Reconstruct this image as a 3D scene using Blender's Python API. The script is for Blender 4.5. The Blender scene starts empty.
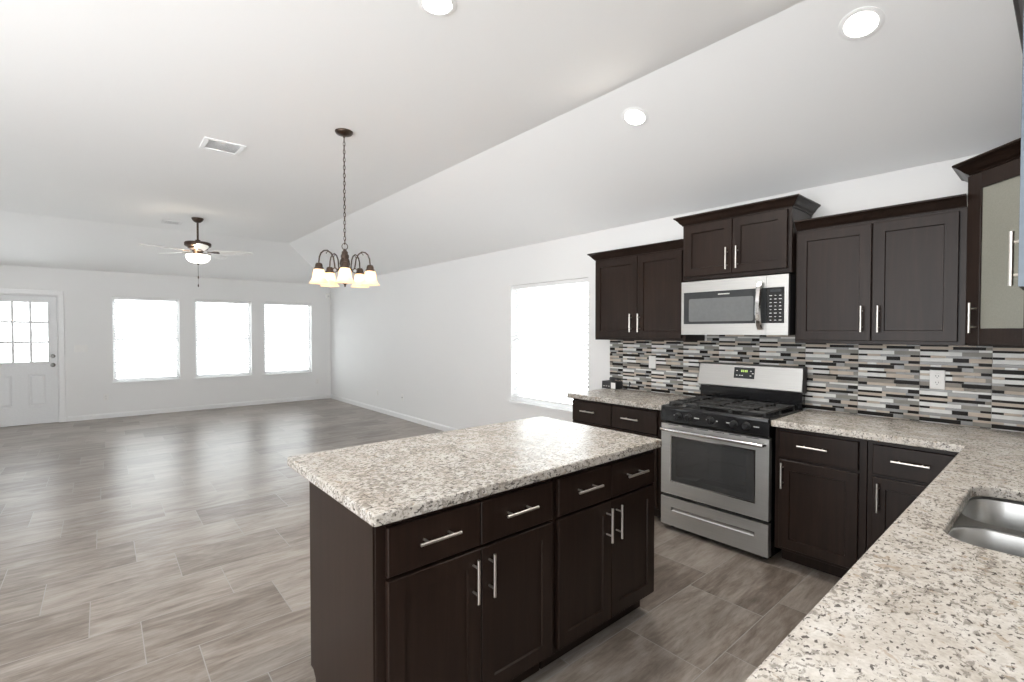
import bpy, bmesh, math, random
from mathutils import Vector, Matrix
PI = math.pi
S = bpy.context.scene
COL = S.collection

# ------------------------------------------------------------------ camera
cd = bpy.data.cameras.new('camera')
cam = bpy.data.objects.new('camera', cd)
COL.objects.link(cam)
cam.location = (1.98228, -3.81957, 1.46453)
cam.rotation_euler = (PI/2 - 0.0197, 0, 0.863)
cd.sensor_width = 36.0
cd.lens = 36.0*479.764/1024
cd.clip_start = 0.02
S.camera = cam

# ------------------------------------------------------------------ daylight
W = bpy.data.worlds.new('daylight')
S.world = W
W.use_nodes = True
wn = W.node_tree
wn.nodes.clear()
def wnode(t, **k):
    n = wn.nodes.new(t)
    for a, b in k.items(): setattr(n, a, b)
    return n
wo = wnode('ShaderNodeOutputWorld'); wb = wnode('ShaderNodeBackground')
wt = wnode('ShaderNodeTexCoord')
wd = wnode('ShaderNodeVectorMath', operation='DOT_PRODUCT')
wd.inputs[1].default_value = Vector((-0.80, 0.60, 0.12)).normalized()
wr = wnode('ShaderNodeMapRange', interpolation_type='SMOOTHSTEP')
wr.inputs['From Min'].default_value = -0.15
wr.inputs['From Max'].default_value = 0.55
wr.inputs['To Min'].default_value = 2.0
wr.inputs['To Max'].default_value = 2.5
wn.links.new(wt.outputs['Generated'], wd.inputs[0])
wn.links.new(wd.outputs['Value'], wr.inputs['Value'])
wsep = wnode('ShaderNodeSeparateXYZ')
wl = wnode('ShaderNodeMapRange', interpolation_type='SMOOTHSTEP')      # ground half of the world raised to throw light up at the ceiling
wl.inputs['From Min'].default_value = -0.45
wl.inputs['From Max'].default_value = 0.25
wl.inputs['To Min'].default_value = 2.9
wl.inputs['To Max'].default_value = 1.0
wm = wnode('ShaderNodeMath', operation='MULTIPLY')
wn.links.new(wt.outputs['Generated'], wsep.inputs[0])
wn.links.new(wsep.outputs[2], wl.inputs['Value'])
wn.links.new(wr.outputs['Result'], wm.inputs[0])
wn.links.new(wl.outputs['Result'], wm.inputs[1])
wn.links.new(wm.outputs[0], wb.inputs['Strength'])
wb.inputs['Color'].default_value = (0.965, 0.983, 1.0, 1)
wn.links.new(wb.outputs[0], wo.inputs[0])

S.view_settings.view_transform = 'Standard'
S.view_settings.look = 'None'
S.view_settings.gamma = 1.0
S.view_settings.use_curve_mapping = False
S.view_settings.exposure = 0.84
S.cycles.max_bounces = 10
S.cycles.diffuse_bounces = 6
S.cycles.glossy_bounces = 4
S.cycles.transmission_bounces = 8
S.cycles.transparent_max_bounces = 12
S.cycles.sample_clamp_indirect = 6.0
S.cycles.caustics_reflective = False
S.cycles.caustics_refractive = False

# ------------------------------------------------------------------ materials
class NT:
    def __init__(s, name):
        s.m = bpy.data.materials.new(name); s.m.use_nodes = True
        s.t = s.m.node_tree; s.n = s.t.nodes; s.n.clear()
        s.out = s.n.new('ShaderNodeOutputMaterial')
    def add(s, t, ins=None, **k):
        n = s.n.new(t)
        for a, b in k.items(): setattr(n, a, b)
        for a, v in (ins or {}).items(): s.put(n.inputs[a], v)
        return n
    def put(s, sock, v):
        if hasattr(v, 'is_output') or isinstance(v, bpy.types.NodeSocket): s.t.links.new(v, sock)
        else: sock.default_value = v
    def math(s, op, a, b=None, c=None):
        n = s.n.new('ShaderNodeMath'); n.operation = op
        for i, v in enumerate((a, b, c)):
            if v is not None: s.put(n.inputs[i], v)
        return n.outputs[0]
    def ramp(s, fac, stops, interp='LINEAR'):
        n = s.n.new('ShaderNodeValToRGB'); n.color_ramp.interpolation = interp
        e = n.color_ramp.elements
        while len(e) < len(stops): e.new(0.5)
        for i, (p, c) in enumerate(stops):
            e[i].position = p; e[i].color = (*c, 1) if len(c) == 3 else c
        s.put(n.inputs[0], fac); return n.outputs[0]
    def mix(s, f, a, b, blend='MIX'):
        n = s.n.new('ShaderNodeMix'); n.data_type = 'RGBA'; n.blend_type = blend
        s.put(n.inputs[0], f); s.put(n.inputs[6], a); s.put(n.inputs[7], b); return n.outputs[2]
    def noise(s, vec, scale, detail=4, rough=0.55, dist=0.0):
        n = s.add('ShaderNodeTexNoise', {'Scale': scale, 'Detail': detail, 'Roughness': rough, 'Distortion': dist})
        s.put(n.inputs['Vector'], vec); return n
    def scaled(s, vec, sc):
        n = s.n.new('ShaderNodeVectorMath'); n.operation = 'MULTIPLY'
        s.put(n.inputs[0], vec); n.inputs[1].default_value = sc; return n.outputs[0]
    def bump(s, h, strength=0.2, dist=0.002):
        return s.add('ShaderNodeBump', {'Strength': strength, 'Distance': dist, 'Height': h}).outputs[0]
    def bsdf(s, **k):
        p = s.n.new('ShaderNodeBsdfPrincipled')
        for a, v in k.items(): s.put(p.inputs[a.replace('_', ' ')], v)
        s.t.links.new(p.outputs[0], s.out.inputs[0]); return p
    @property
    def obj(s): return s.n.new('ShaderNodeTexCoord').outputs['Object']
    @property
    def pos(s): return s.n.new('ShaderNodeNewGeometry').outputs['Position']

def c4(c): return (*c, 1)
def plain(name, col, rough=0.5, metal=0.0, spec=0.5, tex=0.06, scale=40, bump=0.0):
    t = NT(name); v = t.obj
    n = t.noise(v, scale, 3)
    a = tuple(x*(1-tex) for x in col); b = tuple(min(1, x*(1+tex)) for x in col)
    c = t.ramp(n.outputs[0], [(0.3, a), (0.7, b)])
    k = dict(Base_Color=c, Roughness=rough, Metallic=metal, Specular_IOR_Level=spec)
    if bump: k['Normal'] = t.bump(n.outputs[0], bump)
    t.bsdf(**k); return t.m

def paint(name, col, rough=0.6):
    t = NT(name); v = t.pos
    n = t.noise(v, 55, 3, 0.6)
    big = t.noise(v, 0.6, 2)
    c = t.ramp(big.outputs[0], [(0.3, tuple(x*0.985 for x in col)), (0.7, col)])
    t.bsdf(Base_Color=c, Roughness=rough, Specular_IOR_Level=0.25, Normal=t.bump(n.outputs[0], 0.10, 0.002)); return t.m

def wood(name):
    t = NT(name); v = t.obj
    g = t.noise(t.scaled(v, (38, 38, 2.2)), 1.0, 5, 0.62, 0.4)
    b = t.noise(t.scaled(v, (3, 3, 1.2)), 1.0, 2)
    f = t.math('ADD', t.math('MULTIPLY', g.outputs[0], 0.65), t.math('MULTIPLY', b.outputs[0], 0.35))
    c = t.ramp(f, [(0.30, (0.0110, 0.0060, 0.0044)), (0.52, (0.0190, 0.0108, 0.0078)), (0.75, (0.0310, 0.0185, 0.0132))])
    t.bsdf(Base_Color=c, Roughness=0.33, Specular_IOR_Level=0.24, Normal=t.bump(g.outputs[0], 0.06, 0.001)); return t.m

def steel(name, col=(0.62, 0.61, 0.59), rough=0.30, axis=(1.5, 60, 60)):
    t = NT(name); v = t.obj
    n = t.noise(t.scaled(v, axis), 3.0, 4, 0.6)
    c = t.ramp(n.outputs[0], [(0.3, tuple(x*0.93 for x in col)), (0.7, tuple(x*1.04 for x in col))])
    r = t.math('ADD', t.math('MULTIPLY', n.outputs[0], 0.12), rough-0.06)
    t.bsdf(Base_Color=c, Roughness=r, Metallic=1.0); return t.m

def granite(name, dens=0.0, dark=1.0):
    t = NT(name); v = t.pos
    big = t.noise(v, 11, 4, 0.6, 0.5)
    base = t.ramp(big.outputs[0], [(0.32, (0.46, 0.41, 0.35)), (0.48, (0.61, 0.565, 0.505)), (0.66, (0.72, 0.69, 0.645))])
    grain = t.noise(v, 120, 3, 0.6)
    base = t.mix(0.25, base, t.ramp(grain.outputs[0], [(0.35, (0.40, 0.36, 0.31)), (0.65, (0.88, 0.85, 0.80))]))
    mid = t.noise(t.scaled(v, (1.0, 0.7, 1.0)), 66, 4, 0.7, 0.4)
    patch = t.noise(v, 5, 2, 0.5)
    thr = t.math('SUBTRACT', mid.outputs[0], t.math('MULTIPLY', t.math('SUBTRACT', patch.outputs[0], 0.5), 0.25))
    greys = t.ramp(thr, [(0.530-dens, (0, 0, 0)), (0.595-dens, (1, 1, 1))])
    c1 = t.mix(t.math('MULTIPLY', greys, 0.70), base, (0.21, 0.185, 0.16, 1))
    fl = t.noise(t.scaled(v, (1.0, 0.6, 1.0)), 115, 2, 0.5, 0.3)
    flm = t.ramp(fl.outputs[0], [(0.610-dens*0.7, (0, 0, 0)), (0.650-dens*0.7, (1, 1, 1))])
    c2 = t.mix(t.math('MULTIPLY', flm, 0.85), c1, (0.065, 0.054, 0.048, 1))
    tan = t.noise(v, 38, 2, 0.5, 0.6)
    c3 = t.mix(t.math('MULTIPLY', t.ramp(tan.outputs[0], [(0.63, (0, 0, 0)), (0.70, (1, 1, 1))]), 0.5), c2, (0.36, 0.26, 0.17, 1))
    c3 = t.mix(1.0, c3, (dark, dark, dark, 1), 'MULTIPLY')
    t.bsdf(Base_Color=c3, Roughness=0.20 if dark == 1.0 else 0.27, Specular_IOR_Level=0.40 if dark == 1.0 else 0.22); return t.m

def floor_mat(name):
    TX, TY, X0 = 0.405, 0.610, -1.865
    t = NT(name); v = t.pos
    sp = t.add('ShaderNodeSeparateXYZ', {0: v})
    x, y = sp.outputs[0], sp.outputs[1]
    rx = t.math('DIVIDE', t.math('SUBTRACT', x, X0), TX)
    row = t.math('FLOOR', rx); fx = t.math('FRACT', rx)
    sh = t.math('ADD', t.math('MULTIPLY', row, 0.322), -4.08/TY)
    sh = t.math('ADD', sh, t.math('MULTIPLY', t.math('ADD', t.math('GREATER_THAN', row, 4.5), t.math('GREATER_THAN', row, 5.5)), 0.35))
    ry = t.math('SUBTRACT', t.math('DIVIDE', y, TY), sh)
    cel = t.math('FLOOR', ry); fy = t.math('FRACT', ry)
    ex = t.math('MULTIPLY', t.math('MINIMUM', fx, t.math('SUBTRACT', 1.0, fx)), TX)
    ey = t.math('MULTIPLY', t.math('MINIMUM', fy, t.math('SUBTRACT', 1.0, fy)), TY)
    e = t.math('MINIMUM', ex, ey)
    grout = t.math('LESS_THAN', e, 0.0022)
    cid = t.add('ShaderNodeCombineXYZ', {0: row, 1: cel}).outputs[0]
    wnz = t.add('ShaderNodeTexWhiteNoise', {'Vector': cid}, noise_dimensions='3D')
    rnd = wnz.outputs['Value']
    off = t.add('ShaderNodeVectorMath', {0: wnz.outputs['Color'], 1: (9, 9, 9)}, operation='MULTIPLY').outputs[0]
    vv = t.add('ShaderNodeVectorMath', {0: v, 1: off}, operation='ADD').outputs[0]
    g1 = t.noise(t.scaled(vv, (40, 4.5, 1)), 1.0, 8, 0.76, 0.5)
    g2 = t.noise(t.scaled(vv, (9, 2.4, 1)), 1.0, 4, 0.62, 0.8)
    f = t.math('ADD', t.math('MULTIPLY', g1.outputs[0], 0.5), t.math('MULTIPLY', g2.outputs[0], 0.5))
    f = t.math('ADD', f, t.math('MULTIPLY', t.math('SUBTRACT', rnd, 0.5), 0.15))
    c = t.ramp(f, [(0.30, (0.104, 0.080, 0.063)), (0.43, (0.196, 0.162, 0.136)), (0.55, (0.298, 0.260, 0.228)), (0.72, (0.42, 0.385, 0.35))])
    c = t.mix(grout, c, (0.31, 0.295, 0.275, 1))
    r = t.math('ADD', t.math('MULTIPLY', g1.outputs[0], 0.14), 0.24)
    hgt = t.math('ADD', t.math('MULTIPLY', g1.outputs[0], 0.25), t.math('MULTIPLY', t.math('MINIMUM', e, 0.004), 200))
    t.bsdf(Base_Color=c, Roughness=r, Specular_IOR_Level=0.45, Normal=t.bump(hgt, 0.22, 0.0015)); return t.m

def glass(name, tint=(0.96, 0.98, 0.98), refl=0.08, rough=0.02):
    t = NT(name)
    tr = t.add('ShaderNodeBsdfTransparent', {'Color': c4(tint)})
    gl = t.add('ShaderNodeBsdfGlossy', {'Color': (1, 1, 1, 1), 'Roughness': rough})
    fr = t.add('ShaderNodeFresnel', {'IOR': 1.45})
    ge = t.n.new('ShaderNodeNewGeometry')
    fac = t.math('MULTIPLY', fr.outputs[0], t.math('SUBTRACT', 1.0, ge.outputs['Backfacing']))
    mx = t.add('ShaderNodeMixShader', {0: fac})
    t.t.links.new(tr.outputs[0], mx.inputs[1]); t.t.links.new(gl.outputs[0], mx.inputs[2])
    t.t.links.new(mx.outputs[0], t.out.inputs[0]); return t.m

def smoked(name, tint, rough=0.06):
    t = NT(name)
    tr = t.add('ShaderNodeBsdfTransparent', {'Color': c4(tint)})
    pr = t.n.new('ShaderNodeBsdfPrincipled')
    pr.inputs['Base Color'].default_value = (0.085, 0.086, 0.086, 1); pr.inputs['Roughness'].default_value = rough
    mx = t.add('ShaderNodeMixShader', {0: 0.55})
    t.t.links.new(tr.outputs[0], mx.inputs[1]); t.t.links.new(pr.outputs[0], mx.inputs[2])
    t.t.links.new(mx.outputs[0], t.out.inputs[0]); return t.m

def lamp(name, col, strength, trans=0.0):
    t = NT(name)
    n = t.noise(t.obj, 20, 2)
    c = t.ramp(n.outputs[0], [(0.3, tuple(x*0.97 for x in col)), (0.7, col)])
    p = t.bsdf(Base_Color=c, Roughness=0.5, Emission_Color=c4(col), Emission_Strength=strength)
    if trans:
        tl = t.add('ShaderNodeBsdfTranslucent', {'Color': c4(col)})
        mx = t.add('ShaderNodeMixShader', {0: trans})
        t.t.links.new(p.outputs[0], mx.inputs[1]); t.t.links.new(tl.outputs[0], mx.inputs[2])
        t.t.links.new(mx.outputs[0], t.out.inputs[0])
    return t.m

def translucent(name, col, f=0.45):
    t = NT(name)
    n = t.noise(t.obj, 30, 2)
    c = t.ramp(n.outputs[0], [(0.3, tuple(x*0.98 for x in col)), (0.7, col)])
    d = t.add('ShaderNodeBsdfDiffuse', {'Color': c}); l = t.add('ShaderNodeBsdfTranslucent', {'Color': c})
    mx = t.add('ShaderNodeMixShader', {0: f})
    t.t.links.new(d.outputs[0], mx.inputs[1]); t.t.links.new(l.outputs[0], mx.inputs[2])
    t.t.links.new(mx.outputs[0], t.out.inputs[0]); return t.m

M = dict(
    wall=paint('wall_paint', (0.80, 0.798, 0.793)),
    ceil=paint('ceiling_paint', (0.90, 0.90, 0.898), 0.8),
    trim=plain('white_trim', (0.80, 0.80, 0.80), 0.35, tex=0.02),
    doorpaint=plain('door_paint', (0.74, 0.745, 0.75), 0.35, tex=0.02),
    vinyl=plain('white_vinyl', (0.82, 0.82, 0.82), 0.4, tex=0.02),
    slat=translucent('blind_slat', (0.86, 0.86, 0.86)),
    plate=plain('white_plastic', (0.80, 0.79, 0.77), 0.3, tex=0.02),
    floor=floor_mat('wood_look_tile'),
    wood=wood('espresso_wood'),
    dark=plain('dark_recess', (0.012, 0.010, 0.009), 0.6),
    inner=plain('cabinet_interior', (0.55, 0.50, 0.43), 0.6),
    granite=granite('speckled_granite'), granite_shaded=granite('speckled_granite_dense_shaded', 0.035, 0.80),  # second copy of the stone: denser flecks, weaker light put into its colour
    steel=steel('brushed_stainless', (0.50, 0.495, 0.48), 0.44),
    steelv=steel('brushed_stainless_upright', axis=(60, 60, 1.5)),
    chrome=steel('polished_steel', (0.75, 0.75, 0.75), 0.14),
    nickel=plain('satin_nickel', (0.78, 0.74, 0.69), 0.32, metal=1.0, tex=0.02),
    sink=plain('sink_steel', (0.50, 0.50, 0.49), 0.28, metal=1.0, tex=0.03),
    black=plain('black_enamel', (0.010, 0.010, 0.011), 0.16, tex=0.1),
    blackm=plain('black_matte', (0.014, 0.014, 0.015), 0.45, tex=0.1),
    iron=plain('cast_iron', (0.030, 0.030, 0.030), 0.42, tex=0.2, bump=0.1),
    ovenglass=smoked('oven_glass', (0.62, 0.62, 0.63)),
    mwglass=plain('microwave_glass', (0.040, 0.043, 0.045), 0.06, tex=0.05),
    mwscreen=plain('microwave_mesh_window', (0.15, 0.157, 0.16), 0.10, tex=0.05),
    cavity=plain('oven_cavity', (0.30, 0.30, 0.31), 0.4),
    mark=plain('pale_print', (0.62, 0.62, 0.60), 0.5),
    frost=None,
    bronze=plain('oil_rubbed_bronze', (0.075, 0.052, 0.040), 0.38, metal=0.85, tex=0.2),
    blade=plain('fan_blade_finish', (0.84, 0.835, 0.82), 0.4, tex=0.08),
    glassw=glass('window_glass'),
    shade=lamp('frosted_lit_shade', (1.0, 0.84, 0.64), 0.30, 0.45),
    bowl=lamp('frosted_lit_bowl', (1.0, 0.93, 0.82), 2.2),
    bulb=lamp('lit_bulb', (1.0, 0.80, 0.56), 12.0),
    can=lamp('lit_downlight', (1.0, 0.97, 0.92), 9.0),
    grey=plain('grille_grey', (0.62, 0.62, 0.62), 0.6),
    skysheen=plain('blue_grey_sheen', (0.15, 0.19, 0.235), 0.35, tex=0.05),  # sheen of the sky on dark wood, put into a flat colour
    pewter=plain('aged_pewter', (0.22, 0.215, 0.205), 0.4, metal=0.8),
    charcoal=plain('charcoal_plastic', (0.035, 0.035, 0.038), 0.45),
    screen=lamp('green_display', (0.35, 0.50, 0.12), 0.5),
    panel=plain('display_panel', (0.030, 0.033, 0.036), 0.2),
)
def frosted(name):
    t = NT(name); n = t.noise(t.obj, 160, 2)
    c = t.ramp(n.outputs[0], [(0.3, (0.215, 0.215, 0.185)), (0.7, (0.245, 0.245, 0.21))])
    t.bsdf(Base_Color=c, Roughness=0.28, Specular_IOR_Level=0.5); return t.m
M['frost'] = frosted('frosted_cabinet_glass')

# ------------------------------------------------------------------ mesh helpers
class MB:
    def __init__(s): s.b = bmesh.new(); s.mi = 0
    def _f(s, vs):
        try:
            f = s.b.faces.new(vs); f.material_index = s.mi; return f
        except ValueError: return None
    def poly(s, pts): return s._f([s.b.verts.new(p) for p in pts])
    def box(s, x0, x1, y0, y1, z0, z1, bev=0.0, seg=1):
        v = [s.b.verts.new(p) for p in ((x0,y0,z0),(x1,y0,z0),(x1,y1,z0),(x0,y1,z0),(x0,y0,z1),(x1,y0,z1),(x1,y1,z1),(x0,y1,z1))]
        fs = [s._f([v[i] for i in q]) for q in ((3,2,1,0),(4,5,6,7),(0,1,5,4),(1,2,6,5),(2,3,7,6),(3,0,4,7))]
        if bev > 0:
            es = list({e for f in fs for e in f.edges})
            bmesh.ops.bevel(s.b, geom=es, offset=bev, segments=seg, affect='EDGES', profile=0.5, material=-1)
        return s
    def prism(s, pts, z0, z1):
        a = [s.b.verts.new((x, y, z0)) for x, y in pts]; b = [s.b.verts.new((x, y, z1)) for x, y in pts]
        n = len(pts); s._f(a[::-1]); s._f(b)
        for i in range(n): s._f([a[i], a[(i+1) % n], b[(i+1) % n], b[i]])
        return s
    def loft(s, rings, close=True, cap=True):
        R = [[s.b.verts.new(p) for p in r] for r in rings]; n = len(R[0])
        for a, b in zip(R, R[1:]):
            for i in range(n if close else n-1): s._f([a[i], a[(i+1) % n], b[(i+1) % n], b[i]])
        if cap: s._f(R[0][::-1]); s._f(R[-1])
        return s
    def lathe(s, prof, c=(0, 0, 0), seg=24, axis='Z', cap=True):
        rings = []
        for r, h in prof:
            ring = []
            for i in range(seg):
                a = 2*PI*i/seg; p, q = r*math.cos(a), r*math.sin(a)
                d = {'Z': (p, q, h), 'Y': (p, h, q), 'X': (h, p, q)}[axis]
                ring.append((c[0]+d[0], c[1]+d[1], c[2]+d[2]))
            rings.append(ring)
        return s.loft(rings, True, cap)
    def tube(s, pts, r, seg=8, closed=False):
        P = [Vector(p) for p in pts]; n = len(P); rings = []
        rr = r if isinstance(r, (list, tuple)) else [r]*n
        prev = None
        for i in range(n):
            if closed: t = P[(i+1) % n]-P[i-1]
            else: t = P[min(i+1, n-1)]-P[max(i-1, 0)]
            t.normalize()
            if prev is None:
                u = t.orthogonal().normalized()
            else:
                u = prev - t*prev.dot(t)
                u = u.normalized() if u.length > 1e-6 else t.orthogonal().normalized()
            prev = u; w = t.cross(u)
            rings.append([tuple(P[i]+(u*math.cos(2*PI*k/seg)+w*math.sin(2*PI*k/seg))*rr[i]) for k in range(seg)])
        if closed:
            R = [[s.b.verts.new(p) for p in q] for q in rings]
            # find twist at the closing seam
            for i in range(n):
                a, b = R[i], R[(i+1) % n]; o = 0
                if i == n-1:
                    o = min(range(seg), key=lambda k: (a[0].co-b[k].co).length)
                for k in range(seg): s._f([a[k], a[(k+1) % seg], b[(k+1+o) % seg], b[(k+o) % seg]])
            return s
        return s.loft(rings, True, True)
    def xf(s, m):
        bmesh.ops.transform(s.b, matrix=m, verts=s.b.verts); return s
    def build(s, name, mat, parent=None, smooth=False, loc=None):
        bmesh.ops.recalc_face_normals(s.b, faces=s.b.faces)
        me = bpy.data.meshes.new(name); s.b.to_mesh(me); s.b.free()
        for m in (mat if isinstance(mat, (list, tuple)) else [mat]): me.materials.append(m)
        if smooth:
            me.polygons.foreach_set('use_smooth', [True]*len(me.polygons))
            me.set_sharp_from_angle(angle=math.radians(38))
        o = bpy.data.objects.new(name, me); COL.objects.link(o)
        if parent is not None: o.parent = parent
        if loc is not None: o.location = loc
        return o
def tag(o, label, cat, group=None, kind=None):
    o['label'] = label; o['category'] = cat
    if group: o['group'] = group
    if kind: o['kind'] = kind
    return o
def thing(name, label, cat, loc=(0, 0, 0), rz=0.0, group=None):
    o = bpy.data.objects.new(name, None); COL.objects.link(o)
    o.location = loc; o.rotation_euler = (0, 0, rz); o.empty_display_size = 0.1
    return tag(o, label, cat, group)
def struct(o, label=None, cat=None):
    o['kind'] = 'structure'
    if label: o['label'] = label; o['category'] = cat
    return o
def rect_path(x0, x1, y0, y1, r, n=5):
    pts = []
    for cx, cy, a0 in ((x1-r, y0+r, -PI/2), (x1-r, y1-r, 0), (x0+r, y1-r, PI/2), (x0+r, y0+r, PI)):
        for i in range(n+1):
            a = a0+PI/2*i/n; pts.append((cx+r*math.cos(a), cy+r*math.sin(a)))
    return pts

# ------------------------------------------------------------------ room shell
XF, XR, YL, XB = -8.609, 2.235, -7.2, 4.2     # far wall, right wall, open sides
ZP, ZC, YK, XK = 2.478, 2.995, -1.329, -6.894
TW = 0.14
b = MB(); b.box(XF-TW, XB, YL, TW, -0.12, 0.0)
struct(b.build('floor', M['floor']), 'grey brown wood-look tile floor across the kitchen and living room', 'floor')

def wall_with_holes(mb, u0, u1, z0, z1, holes, place, t):
    us = sorted({u0, u1, *[h[0] for h in holes], *[h[1] for h in holes]})
    zs = sorted({z0, z1, *[h[2] for h in holes], *[h[3] for h in holes]})
    def solid(i, j):
        if not (0 <= i < len(us)-1 and 0 <= j < len(zs)-1): return False
        cu, cz = (us[i]+us[i+1])/2, (zs[j]+zs[j+1])/2
        return not any(h[0] < cu < h[1] and h[2] < cz < h[3] for h in holes)
    for i in range(len(us)-1):
        for j in range(len(zs)-1):
            if not solid(i, j): continue
            a, c, d, e = us[i], us[i+1], zs[j], zs[j+1]
            for k in (0, t): mb.poly([place(a, k, d), place(c, k, d), place(c, k, e), place(a, k, e)])
            if not solid(i-1, j): mb.poly([place(a, 0, d), place(a, t, d), place(a, t, e), place(a, 0, e)])
            if not solid(i+1, j): mb.poly([place(c, 0, d), place(c, t, d), place(c, t, e), place(c, 0, e)])
            if not solid(i, j-1): mb.poly([place(a, 0, d), place(c, 0, d), place(c, t, d), place(a, t, d)])
            if not solid(i, j+1): mb.poly([place(a, 0, e), place(c, 0, e), place(c, t, e), place(a, t, e)])
    bmesh.ops.remove_doubles(mb.b, verts=mb.b.verts, dist=1e-5)

FARW = [(-3.675, -2.735, 0.60, 2.06), (-2.495, -1.555, 0.60, 2.06), (-1.33, -0.40, 0.60, 2.06)]
DOOR = (-5.265, -4.345, 0.0, 2.045)
b = MB(); wall_with_holes(b, YL, TW, 0, ZP, FARW+[DOOR], lambda u, k, z: (XF-k, u, z), TW)
struct(b.build('wall_far', M['wall']), 'pale grey far wall with three windows and a door', 'wall')
KW = (-2.50, -1.272, 0.615, 2.025)
b = MB(); wall_with_holes(b, XF, XR+TW, 0, ZP, [KW], lambda u, k, z: (u, k, z), TW)
struct(b.build('wall_kitchen', M['wall']), 'white wall behind the range, running to the far corner', 'wall')
b = MB()
b.loft([[(XR, 0, 0), (XR, -4.3, 0), (XR, -4.3, ZC), (XR, YK, ZC), (XR, 0, ZP)],
        [(XR+TW, 0, 0), (XR+TW, -4.3, 0), (XR+TW, -4.3, ZC), (XR+TW, YK, ZC), (XR+TW, 0, ZP)]])
struct(b.build('wall_right', M['wall']), 'white wall behind the sink counter', 'wall')
PD = (-5.5, -4.6, 0.0, 2.10)      # unseen glazed opening, added to brighten the living room
b = MB(); wall_with_holes(b, XF-TW, -1.2, 0, ZC, [PD], lambda u, k, z: (u, YL-k, z), TW)
struct(b.build('wall_left', M['wall']), 'white side wall of the living room with the added glazed door', 'wall')
b = MB()
for a in ((-5.5, -5.40, 0.002, 2.098), (-4.70, -4.60, 0.002, 2.098), (-5.40, -4.70, 0.002, 0.16), (-5.40, -4.70, 1.99, 2.098)):
    b.box(a[0]+0.001, a[1]-0.001, YL-0.10, YL-0.04, a[2], a[3])
pdo = struct(b.build('window_5', M['vinyl']), 'unseen white glazed door added to light the living room', 'window')
b = MB(); b.box(-5.40, -4.70, YL-0.075, YL-0.070, 0.16, 1.99); b.build('pane', M['glassw'], pdo)
b = MB()
hip = (XK, YK, ZC)
lower = [[(XK, YL, ZC), (XB, YL, ZC), (XB, YK, ZC), hip],
         [hip, (XB, YK, ZC), (XB, 0, ZP), (XF, 0, ZP)],
         [(XF, YL, ZP), (XK, YL, ZC), hip, (XF, 0, ZP)]]
for q in lower: b.poly(q)
for q in lower: b.poly([(x, y, z+0.12) for x, y, z in q])
bmesh.ops.remove_doubles(b.b, verts=b.b.verts, dist=1e-5)
struct(b.build('ceiling', M['ceil']), 'white vaulted ceiling with sloped sides', 'ceiling')

def base_profile(mb, p0, p1, nrm):
    prof = [(0, 0.001), (0.013, 0.001), (0.013, 0.06), (0.010, 0.072), (0.004, 0.082), (0, 0.084)]
    mb.loft([[(p[0]+nrm[0]*o, p[1]+nrm[1]*o, z) for o, z in prof] for p in (p0, p1)])
b = MB(); base_profile(b, (XF, -4.25), (XF, 0), (1, 0)); base_profile(b, (XF, YL), (XF, -5.36), (1, 0))
struct(b.build('baseboard_far', M['trim']))
b = MB(); base_profile(b, (XF+0.014, 0), (-0.93, 0), (0, -1))
struct(b.build('baseboard_kitchen', M['trim']))

# windows: frame, sashes and glass set into the wall openings; a wooden sill below each
def window(idx, kind, h, label):
    u0, u1, z0, z1 = h
    if kind == 'far': P = lambda u, k, z: (XF-k, u, z)
    else: P = lambda u, k, z: (u, k, z)
    def pbox(mb, a0, a1, k0, k1, c0, c1):
        p, q = P(a0, k0, c0), P(a1, k1, c1)
        lo = [min(x, y) for x, y in zip(p, q)]; hi = [max(x, y) for x, y in zip(p, q)]
        mb.box(lo[0], hi[0], lo[1], hi[1], lo[2], hi[2])
    f = MB(); w = 0.045; e = 0.002
    for a in ((u0+e, u0+w, z0+e, z1-e), (u1-w, u1-e, z0+e, z1-e), (u0+w, u1-w, z0+e, z0+w), (u0+w, u1-w, z1-w, z1-e)):
        pbox(f, a[0], a[1], 0.085, 0.135, a[2], a[3])
    zm = (z0+z1)/2
    pbox(f, u0+w, u1-w, 0.095, 0.130, zm-0.02, zm+0.02)
    fr = f.build('window_%d' % idx, M['vinyl']); struct(fr, label, 'window')
    g = MB(); pbox(g, u0+w, u1-w, 0.110, 0.114, z0+w, z1-w); g.build('pane', M['glassw'], fr)
    s = MB(); pbox(s, u0-0.045, u1+0.045, -0.028, -0.001, z0-0.022, z0-0.001)
    s.build('sill', M['trim'], fr)
    return P, pbox
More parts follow.
